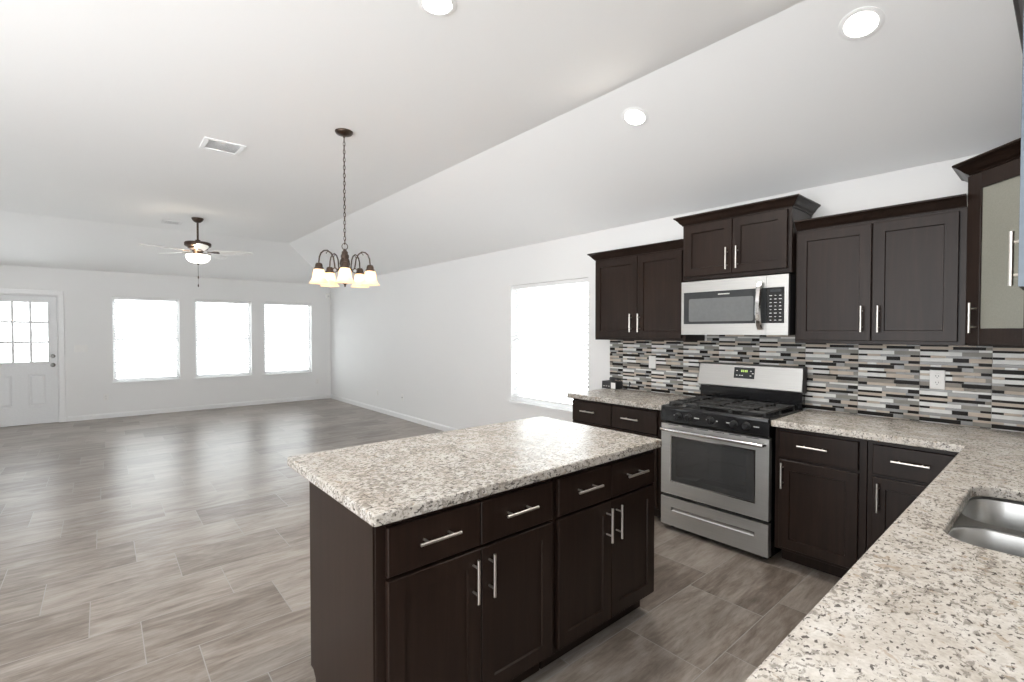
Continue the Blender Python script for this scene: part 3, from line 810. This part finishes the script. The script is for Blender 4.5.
# storage drawer with scooped pull
m = MB(); x0, x1, z0, z1 = 0.002, 0.760, 0.042, 0.250
sx0, sx1, sz0, sz1 = 0.083, 0.676, 0.150, 0.180
for a in ((x0, sx0, z0, z1), (sx1, x1, z0, z1), (sx0, sx1, z0, sz0), (sx0, sx1, sz1, z1)): m.box(a[0], a[1], yo, yd, a[2], a[3])
bmesh.ops.remove_doubles(m.b, verts=m.b.verts, dist=1e-5)
dr = m.build('storage_drawer', M['steel'], t)
m = MB(); m.loft([[(x, yo+0.024, sz1-0.0005), (x, yo+0.020, sz1-0.010), (x, yo+0.001, sz0+0.001), (x, yo+0.03, sz0+0.001), (x, yo+0.03, sz1-0.0005)] for x in (sx0+0.0005, sx1-0.0005)]); m.build('recessed_pull', M['chrome'], dr)
# backguard
m = MB(); m.box(0.006, 0.756, -0.065, -0.004, 0.9215, 1.060); m.build('backguard_base', M['black'], t)
m = MB(); m.loft([[(x, -0.004, 1.034), (x, -0.090, 1.036), (x, -0.096, 1.044), (x, -0.092, 1.060), (x, -0.066, 1.205), (x, -0.056, 1.216), (x, -0.004, 1.216)] for x in (0.0, 0.762)])
bg = m.build('backguard', M['steel'], t)
for xa, xb in ((-0.0025, -0.0005), (0.7625, 0.7655)):
    m = MB(); m.box(xa, xb, -0.078, -0.004, 1.03, 1.214); m.build('end_cap', M['blackm'], bg)
def bgy(z): return -0.092+(z-1.060)*(0.026/0.145)
m = MB(); m.loft([[(x, bgy(z)-o, z) for o, z in ((0.0025, 1.108), (0.0025, 1.190), (-0.002, 1.190), (-0.002, 1.108))] for x in (0.285, 0.438)]); pn = m.build('display_panel', M['panel'], bg)
m = MB()
for k in range(4): x = 0.338+k*0.012+(0.003 if k > 1 else 0); m.loft([[(q, bgy(z)-o, z) for o, z in ((0.0035, 1.156), (0.0035, 1.172), (0.002, 1.172), (0.002, 1.156))] for q in (x, x+0.009)])
m.build('clock_digits', M['screen'], pn)
for x, z in ((0.302, 1.165), (0.302, 1.130), (0.325, 1.130), (0.343, 1.130), (0.405, 1.165), (0.405, 1.130), (0.420, 1.148)):
    m = MB(); m.loft([[(q, bgy(z+dz)-o, z+dz) for o, dz in ((0.0035, -0.003), (0.0035, 0.003), (0.002, 0.003), (0.002, -0.003))] for q in (x, x+0.011)])
    m.build('button_mark', M['mark'], pn)
# burners and grates
for (xx, yy, r) in ((0.175, -0.475, 0.048), (0.175, -0.205, 0.038), (0.587, -0.475, 0.045), (0.587, -0.205, 0.040), (0.381, -0.340, 0.042)):
    m = MB(); m.lathe([(r+0.016, 0.9085), (r+0.014, 0.914), (r, 0.916), (r-0.002, 0.926), (r-0.010, 0.932), (0.002, 0.933)], (xx, yy, 0), 20); m.build('burner', M['iron'], t, True)
for (ga, gb) in ((0.040, 0.266), (0.270, 0.492), (0.496, 0.722)):
    m = MB(); zt = 0.948; ya, yb = -0.590, -0.095
    def bar(x0, x1, y0, y1, z0=zt-0.012, z1=zt): m.box(x0, x1, y0, y1, z0, z1, 0.0025)
    for x in (ga, gb-0.011): bar(x, x+0.011, ya, yb)
    for y in (ya, yb-0.011, (ya+yb)/2-0.0055): bar(ga, gb, y, y+0.011, zt-0.0125, zt-0.0005)
    xm = (ga+gb)/2
    for yc in (-0.475, -0.205):
        bar(xm-0.005, xm+0.005, yc+0.028, yc+0.115, zt-0.011, zt+0.006); bar(xm-0.005, xm+0.005, yc-0.115, yc-0.028, zt-0.011, zt+0.006)
        bar(ga, xm-0.030, yc-0.005, yc+0.005, zt-0.011, zt+0.006); bar(xm+0.030, gb, yc-0.005, yc+0.005, zt-0.011, zt+0.006)
        for q in (-1, 1): bar(ga, gb, yc+q*0.066-0.004, yc+q*0.066+0.004, zt-0.0115, zt-0.001)
    for x in (ga, gb-0.011):
        for y in (ya, yb-0.011, (ya+yb)/2-0.0055): m.box(x, x+0.011, y, y+0.011, 0.9085, zt-0.011)
    m.build('grate', M['iron'], t)

# ------------------------------------------------------------------ microwave
t = thing('microwave', 'stainless over-range microwave hung under the short wall cabinet', 'microwave', (0.008, -0.0105, 1.441))
MW, MH, MD = 0.762, 0.402, 0.362
m = MB(); m.box(0.002, MW-0.002, -MD, 0.0, 0.004, MH, 0.002); m.build('body', M['blackm'], t)
fy = -MD-0.030
m = MB(); xs = 0.624
g0, g1, k0, k1 = 0.085, 0.305, 0.0, 0
for a in ((0.0, 0.020, 0, MH), (0.020, xs-0.001, 0, 0.080), (0.020, xs-0.001, 0.320, MH)): m.box(a[0], a[1], fy, -MD-0.001, a[2], a[3])
bmesh.ops.remove_doubles(m.b, verts=m.b.verts, dist=1e-5)
dr = m.build('door', M['steel'], t)
m = MB(); m.box(0.0205, xs-0.001, fy+0.001, -MD-0.001, 0.0805, 0.3195); wn_ = m.build('door_glass', M['mwglass'], dr)
m = MB(); m.loft([[(x, fy+y, z) for x, z in rect_path(0.062, 0.540, 0.098, 0.270, 0.012, 3)] for y in (0.001, -0.0004)]); m.build('mesh_window', M['mwscreen'], wn_)
m = MB()
for j in range(10): m.box(0.290+j*0.0085, 0.290+j*0.0085+0.006, fy-0.0004, fy+0.0012, 0.292, 0.300)
m.build('maker_mark', M['mark'], wn_)
m = MB(); hp = []
for i in range(13):
    s = i/12; hp.append((0.588, fy-0.012-0.040*math.sin(PI*s)**0.7, 0.035+s*0.325))
m2 = []
for i, p in enumerate(hp):
    wdt, th = 0.019, 0.007
    m2.append([(p[0]-wdt, p[1], p[2]), (p[0]-wdt*0.6, p[1]-th, p[2]), (p[0]+wdt*0.6, p[1]-th, p[2]), (p[0]+wdt, p[1], p[2]), (p[0]+wdt*0.6, p[1]+th*0.6, p[2]), (p[0]-wdt*0.6, p[1]+th*0.6, p[2])])
m.loft(m2); m.box(0.576, 0.600, fy-0.016, fy, 0.040, 0.060); m.box(0.576, 0.600, fy-0.016, fy, 0.335, 0.355); m.build('handle', M['chrome'], dr, True)
m = MB()
for a in ((xs+0.001, MW-0.024, 0, 0.080), (xs+0.001, MW-0.024, 0.320, MH), (MW-0.024, MW, 0, MH)): m.box(a[0], a[1], fy, -MD-0.001, a[2], a[3])
bmesh.ops.remove_doubles(m.b, verts=m.b.verts, dist=1e-5)
m.build('control_surround', M['steel'], t)
m = MB(); m.box(xs+0.001, MW-0.0245, fy+0.001, -MD-0.001, 0.0805, 0.3195); cp = m.build('control_panel', M['black'], t)
m = MB()
for r in range(8):
    for c in range(3):
        x = 0.652+c*0.030; z = 0.100+r*0.0235; w = (0.010, 0.013, 0.017)[(r*2+c) % 3]
        m.box(x-w/2, x+w/2, fy-0.0004, fy+0.0012, z-0.0022, z+0.0022)
m.build('keypad_marks', M['mark'], cp)
m = MB(); m.box(0.650, 0.716, fy-0.0004, fy+0.0012, 0.288, 0.306); m.build('display', M['panel'], cp)
m = MB(); m.box(0.02, MW-0.02, -MD+0.01, -0.03, -0.0005, 0.0035); m.build('bottom_grille', M['blackm'], t)

# ------------------------------------------------------------------ small things on counter and walls
t = thing('device_box', 'small charcoal box with a white sticker on the counter by the window', 'electronics', (-0.995, -0.118, ZT))
t.location = (-0.912, -0.066, ZT+0.0005); t.rotation_euler = (0, 0, 0.0)
m = MB(); m.box(-0.084, 0.084, -0.052, 0.052, 0.0, 0.072, 0.004, 2); m.build('case', M['charcoal'], t)
m = MB(); m.box(0.026, 0.078, -0.0528, -0.0521, 0.005, 0.062); m.build('sticker', M['plate'], t)
m = MB()
for k in range(3): m.box(-0.066+k*0.030, -0.050+k*0.030, -0.0526, -0.0521, 0.022, 0.028)
m.build('front_marks', M['mark'], t)
m = MB(); pts = []
for i in range(90):
    a = i/90*2*PI*4; r = 0.033+0.006*math.sin(i*0.7)
    pts.append((-0.885+r*1.35*math.cos(a), -0.072+r*0.75*math.sin(a), ZT+0.0835+0.022*i/90+0.004*math.sin(a*1.5)))
pts += [(-0.840, -0.070, ZT+0.095), (-0.815, -0.060, ZT+0.085), (-0.800, -0.055, ZT+0.04), (-0.785, -0.05, ZT+0.006), (-0.765, -0.04, ZT+0.005), (-0.745, -0.03, ZT+0.02), (-0.74, -0.022, ZT+0.05)]
m.tube(pts, 0.0042, 7)
m.lathe([(0.008, 0), (0.008, 0.02), (0.003, 0.03)], (-0.74, -0.022, ZT+0.045), 8)
tag(m.build('coiled_cord', M['charcoal'], None, True), 'dark cord coiled on top of the small charcoal box', 'cord')

def wall_plate(name, label, cat, pos, rz, kind, w=0.070, h=0.114, group=None):
    t = thing(name, label, cat, pos, rz, group)
    m = MB(); e = 0.004
    m.loft([[(x, y, z) for x, z in ((-w/2+o, -h/2+o), (w/2-o, -h/2+o), (w/2-o, h/2-o), (-w/2+o, h/2-o))] for o, y in ((0, -0.0005), (0, -0.004), (0.003, -0.006))]); m.build('cover_plate', M['plate'], t)
    if kind == 'outlet':
        for s in (-0.0195, 0.0195):
            m = MB(); m.lathe([(0.0165, -0.0062), (0.0165, -0.0078), (0.015, -0.0082)], (0, 0, s), 16, 'Y'); r = m.build('receptacle', M['plate'], t)
            m = MB(); m.box(-0.0075, -0.0050, -0.0086, -0.0080, s-0.001, s+0.007); m.box(0.0050, 0.0075, -0.0086, -0.0080, s-0.001, s+0.007); m.lathe([(0.0024, -0.0080), (0.0024, -0.0086)], (0, 0, s-0.008), 8, 'Y'); m.build('slots', M['dark'], r)
    elif kind == 'switch':
        n = max(1, round((w-0.024)/0.046))
        for k in range(n):
            x = (k-(n-1)/2)*0.046; m = MB(); m.box(x-0.016, x+0.016, -0.009, -0.0062, -0.033, 0.033, 0.001); m.build('rocker', M['plate'], t)
    elif kind == 'jack':
        m = MB(); m.box(-0.009, 0.009, -0.0085, -0.0062, -0.009, 0.009); m.build('socket', M['dark'], t)
    return t
wall_plate('wall_switch', 'white switch plate on the mosaic backsplash above the charcoal box', 'light switch', (-0.503, -0.0095, 1.185), 0, 'switch')
wall_plate('wall_outlet', 'white outlet on the mosaic backsplash right of the range', 'outlet', (1.458, -0.0095, 1.176), 0, 'outlet')
wall_plate('wall_switch', 'wide white switch plate beside the entry door', 'light switch', (XF, -4.078, 1.185), PI/2, 'switch', 0.162)
wall_plate('wall_outlet', 'white outlet low on the far wall between the door and a window', 'outlet', (XF, -3.775, 0.356), PI/2, 'outlet')
wall_plate('wall_outlet', 'white outlet low on the far wall by the corner', 'outlet', (XF, -0.285, 0.390), PI/2, 'outlet')
wall_plate('wall_outlet', 'white outlet low on the long wall, nearer the far corner', 'outlet', (-6.257, 0, 0.345), 0, 'outlet')
wall_plate('cable_plate', 'white cable plate low on the long wall, nearer the kitchen window', 'wall plate', (-5.303, 0, 0.360), 0, 'jack')
t = thing('motion_sensor', 'small white motion sensor high in the far corner', 'sensor', (XF, -0.055, 2.20), PI/2)
m = MB(); m.loft([[(x, y, z) for x, z in ((-0.03+o, 0), (0.03-o, 0), (0.03-o, 0.09), (-0.03+o, 0.09))] for o, y in ((0, -0.001), (0, -0.03), (0.008, -0.045))]); m.build('case', M['plate'], t)
m = MB(); m.box(-0.02, 0.02, -0.0465, -0.0452, 0.012, 0.05); m.build('lens', M['grey'], t)

# ------------------------------------------------------------------ ceiling vents and downlights
def vent(label, x0, x1, y0, y1):
    cx, cy = (x0+x1)/2, (y0+y1)/2
    t = thing('ceiling_vent', label, 'vent', (cx, cy, ZC), 0, 'ceiling air vents')
    w, h, f = (x1-x0)/2, (y1-y0)/2, 0.036
    m = MB()
    for a in ((-w, w, -h, -h+f), (-w, w, h-f, h), (-w, -w+f, -h+f, h-f), (w-f, w, -h+f, h-f)): m.box(a[0], a[1], a[2], a[3], -0.009, -0.0005)
    m.build('frame', M['trim'], t)
    m = MB(); m.box(-w+f, w-f, -h+f, h-f, -0.0015, -0.0005); m.build('backing', M['grey'], t)
    m = MB(); n = 12
    for k in range(n):
        x = -w+f+(2*w-2*f)*(k+0.5)/n
        m.loft([[(x-0.0075, y, -0.0035), (x+0.0065, y, -0.0065), (x+0.007, y, -0.0055), (x-0.007, y, -0.0025)] for y in (-h+f, h-f)])
    m.build('louvers', M['trim'], t)
vent('square white air vent in the flat ceiling nearer the chandelier', -2.745, -2.470, -3.185, -2.893)
vent('faint white air vent in the flat ceiling behind the ceiling fan', -6.360, -6.115, -3.165, -2.935)
sl = math.atan2(ZC-ZP, -YK)       # slope angle of the kitchen side
def downlight(label, pos, tilt, power):
    t = thing('recessed_light', label, 'ceiling light', pos, 0, 'recessed ceiling lights')
    t.rotation_euler = (tilt, 0, 0)
    m = MB(); m.lathe([(0.090, -0.0005), (0.090, -0.003), (0.085, -0.005), (0.069, -0.0055), (0.066, -0.003), (0.066, -0.0005)], (0, 0, 0), 32, 'Z', False); m.build('trim_ring', M['ceil'], t, True)
    m = MB(); m.lathe([(0.065, -0.001), (0.065, -0.004), (0.050, -0.0065), (0.002, -0.0075)], (0, 0, 0), 28); m.build('lens', M['can'], t, True)
    l = bpy.data.lights.new('downlight_lamp', 'AREA'); l.shape = 'DISK'; l.size = 0.12; l.energy = power; l.color = (1.0, 0.93, 0.84)
    lo = bpy.data.objects.new('downlight_lamp', l); COL.objects.link(lo); lo.parent = t; lo.location = (0, 0, -0.012)
def zs(y): return ZP+(ZC-ZP)*(y/YK)
downlight('round recessed light in the sloped ceiling nearest the corner cabinet', (1.316, -1.098, zs(-1.098)), -sl, 7)
downlight('round recessed light in the sloped ceiling above the range', (0.055, -1.087, zs(-1.087)), -sl, 7)
downlight('round recessed light in the flat ceiling over the island', (0.030, -2.608, ZC), 0, 7)

# ------------------------------------------------------------------ chandelier
PX, PY = -1.667, -2.389
t = thing('chandelier', 'bronze five-arm chandelier with frosted glass shades on a chain', 'chandelier', (PX, PY, ZC))
zz = lambda z: z-ZC
m = MB(); m.lathe([(0.066, -0.0005), (0.066, -0.008), (0.058, -0.020), (0.030, -0.030), (0.010, -0.036), (0.006, -0.050), (0.001, -0.052)], (0, 0, 0), 24); m.build('canopy', M['bronze'], t, True)
m = MB(); z = -0.048; k = 0; zend = zz(2.142)
while z > zend+0.02:
    pts = []
    for i in range(12):
        a = 2*PI*i/12; p, q = 0.0078*math.cos(a), 0.0185*math.sin(a)
        pts.append((p, 0, z-0.0165+q) if k % 2 == 0 else (0, p, z-0.0165+q))
    m.tube(pts, 0.0024, 6, True); z -= 0.0300; k += 1
m.tube([(0.004*math.cos(i*0.5), 0.004*math.sin(i*0.5), -0.04+(zend+0.04)*i/40) for i in range(41)], 0.0014, 5)
m.build('chain', M['bronze'], t)
m = MB(); m.tube([(0.021*math.cos(2*PI*i/20)*math.cos(1.197), 0.021*math.cos(2*PI*i/20)*math.sin(1.197), zz(2.118)+0.024*math.sin(2*PI*i/20)) for i in range(20)], 0.003, 8, True); m.build('hanging_loop', M['bronze'], t, True)
m = MB(); m.lathe([(0.002, zz(2.094)), (0.012, zz(2.092)), (0.016, zz(2.082)), (0.022, zz(2.078)), (0.024, zz(2.058)), (0.030, zz(2.052)), (0.031, zz(2.034)), (0.028, zz(2.028)), (0.036, zz(2.008)), (0.040, zz(1.985)), (0.034, zz(1.962)), (0.046, zz(1.955)), (0.046, zz(1.944)), (0.026, zz(1.934)), (0.012, zz(1.915)), (0.011, zz(1.875)), (0.020, zz(1.868)), (0.030, zz(1.855)), (0.026, zz(1.838)), (0.010, zz(1.828)), (0.006, zz(1.820)), (0.007, zz(1.814)), (0.001, zz(1.806))], (0, 0, 0), 24); m.build('column', M['bronze'], t, True)
yaw = 1.197
def vdir(th, yaw=yaw):      # bearing th about the fixture's own axis
    return Vector((math.cos(yaw), math.sin(yaw), 0))*math.cos(th)+Vector((-math.sin(yaw), math.cos(yaw), 0))*math.sin(th)
RA = 0.193
for k in range(5):
    d = vdir(math.radians(-90+72*k)); pt = []
    for s, (r, z) in enumerate(((0.036, 1.948), (0.060, 1.938), (0.075, 1.950), (0.080, 1.985), (0.086, 2.025), (0.104, 2.058), (0.132, 2.076), (0.156, 2.072), (0.177, 2.052), (0.189, 2.020), (RA, 1.980), (RA, 1.955))): pt.append((d.x*r, d.y*r, zz(z)))
    m = MB(); m.tube(pt, 0.0052, 8)
    m.tube([(d.x*(0.076+0.016*math.cos(i*0.6)), d.y*(0.076+0.016*math.cos(i*0.6)), zz(1.932)+0.016*math.sin(i*0.6)) for i in range(9)], 0.0035, 6)
    m.tube([(d.x*(0.120+0.020*math.cos(i*0.6)), d.y*(0.120+0.020*math.cos(i*0.6)), zz(2.050)+0.018*math.sin(i*0.6)) for i in range(3)], 0.003, 6)
    arm = m.build('arm', M['bronze'], t, True)
    c = (d.x*RA, d.y*RA, 0)
    m = MB(); m.lathe([(0.006, zz(1.978)), (0.020, zz(1.974)), (0.026, zz(1.962)), (0.028, zz(1.945)), (0.034, zz(1.940)), (0.034, zz(1.925)), (0.026, zz(1.922))], c, 18); m.build('socket_cup', M['bronze'], arm, True)
    m = MB(); out = [(0.032, 1.934), (0.036, 1.924), (0.041, 1.905), (0.044, 1.885), (0.048, 1.862), (0.057, 1.842), (0.071, 1.826), (0.074, 1.823)]
    pr = [(r, zz(z)) for r, z in out]+[(r-0.0035, zz(z)+0.0005) for r, z in out[::-1]]
    m.lathe(pr, c, 24, 'Z', False); m.build('glass_shade', M['shade'], t, True)
    m = MB(); m.lathe([(0.002, zz(1.852)), (0.018, zz(1.858)), (0.026, zz(1.876)), (0.022, zz(1.896)), (0.013, zz(1.915)), (0.013, zz(1.924))], c, 14); m.build('bulb', M['bulb'], arm, True)

# ------------------------------------------------------------------ ceiling fan
FX, FY = -5.727, -2.813
t = thing('ceiling_fan', 'five-blade ceiling fan with lit glass bowl and pull chains', 'ceiling fan', (FX, FY, ZC))
m = MB(); m.lathe([(0.070, -0.0005), (0.070, -0.010), (0.058, -0.035), (0.036, -0.055), (0.016, -0.062)], (0, 0, 0), 24); m.build('canopy', M['bronze'], t, True)
m = MB(); m.lathe([(0.0125, -0.055), (0.0125, zz(2.700))], (0, 0, 0), 14); m.build('downrod', M['bronze'], t, True)
m = MB(); m.lathe([(0.028, zz(2.702)), (0.034, zz(2.682)), (0.090, zz(2.674)), (0.145, zz(2.668)), (0.156, zz(2.658)), (0.156, zz(2.622)), (0.144, zz(2.612)), (0.120, zz(2.600)), (0.116, zz(2.580)), (0.090, zz(2.568)), (0.070, zz(2.560)), (0.065, zz(2.540))], (0, 0, 0), 36); m.build('motor_housing', M['bronze'], t, True)
for k in range(5):
    th = math.radians(-13+72*k); d = vdir(th, 1.441); n = Vector((-d.y, d.x, 0)); pit = math.radians(-13)
    across = n*math.cos(pit)+Vector((0, 0, 1))*math.sin(pit); up = d.cross(across)
    m = MB(); zb = zz(2.548)
    def at(r, w, h): return tuple(d*r+across*w+up*h+Vector((0, 0, zb)))
    outline = []
    for r, w in ((0.185, 0.044), (0.23, 0.056), (0.36, 0.064), (0.54, 0.068), (0.61, 0.064), (0.65, 0.046), (0.662, 0.018)): outline.append((r, w))
    ring = outline+[(r, -w) for r, w in outline[::-1]]
    m.loft([[at(r, w, h) for r, w in ring] for h in (-0.003, 0.003)]); bl = m.build('blade', M['blade'], t)
    m = MB(); m.loft([[at(r, w, h) for w, h in ((-wd, -0.004), (wd, -0.004), (wd, -0.010), (-wd, -0.010))] for r, wd in ((0.110, 0.016), (0.150, 0.014), (0.190, 0.030), (0.245, 0.034), (0.255, 0.010))]); m.build('blade_iron', M['bronze'], bl)
m = MB(); m.lathe([(0.050, zz(2.558)), (0.060, zz(2.535)), (0.055, zz(2.495)), (0.020, zz(2.490)), (0.012, zz(2.392))], (0, 0, 0), 30); m.build('light_fitter', M['bronze'], t, True)
m = MB(); m.lathe([(0.135, zz(2.500)), (0.143, zz(2.478)), (0.134, zz(2.440)), (0.105, zz(2.408)), (0.060, zz(2.392)), (0.002, zz(2.388))], (0, 0, 0), 30); m.build('glass_bowl', M['bowl'], t, True)
fl_ = bpy.data.lights.new('fan_lamp', 'POINT'); fl_.energy = 2; fl_.color = (1.0, 0.82, 0.60); fl_.shadow_soft_size = 0.03
flo = bpy.data.objects.new('fan_lamp', fl_); COL.objects.link(flo); flo.parent = t; flo.location = (0.085, -0.06, zz(2.505))
m = MB(); m.lathe([(0.012, zz(2.389)), (0.014, zz(2.380)), (0.006, zz(2.366)), (0.001, zz(2.364))], (0, 0, 0), 12); m.build('finial', M['bronze'], t, True)
for dx, ze in ((0.006, 2.215), (-0.004, 2.105)):
    m = MB(); m.tube([(dx, 0, zz(2.370)), (dx, 0, zz(ze))], 0.0014, 5); m.lathe([(0.002, zz(ze)+0.004), (0.007, zz(ze)-0.006), (0.007, zz(ze)-0.030), (0.002, zz(ze)-0.038)], (dx, 0, 0), 8); m.build('pull_chain', M['bronze'], t)
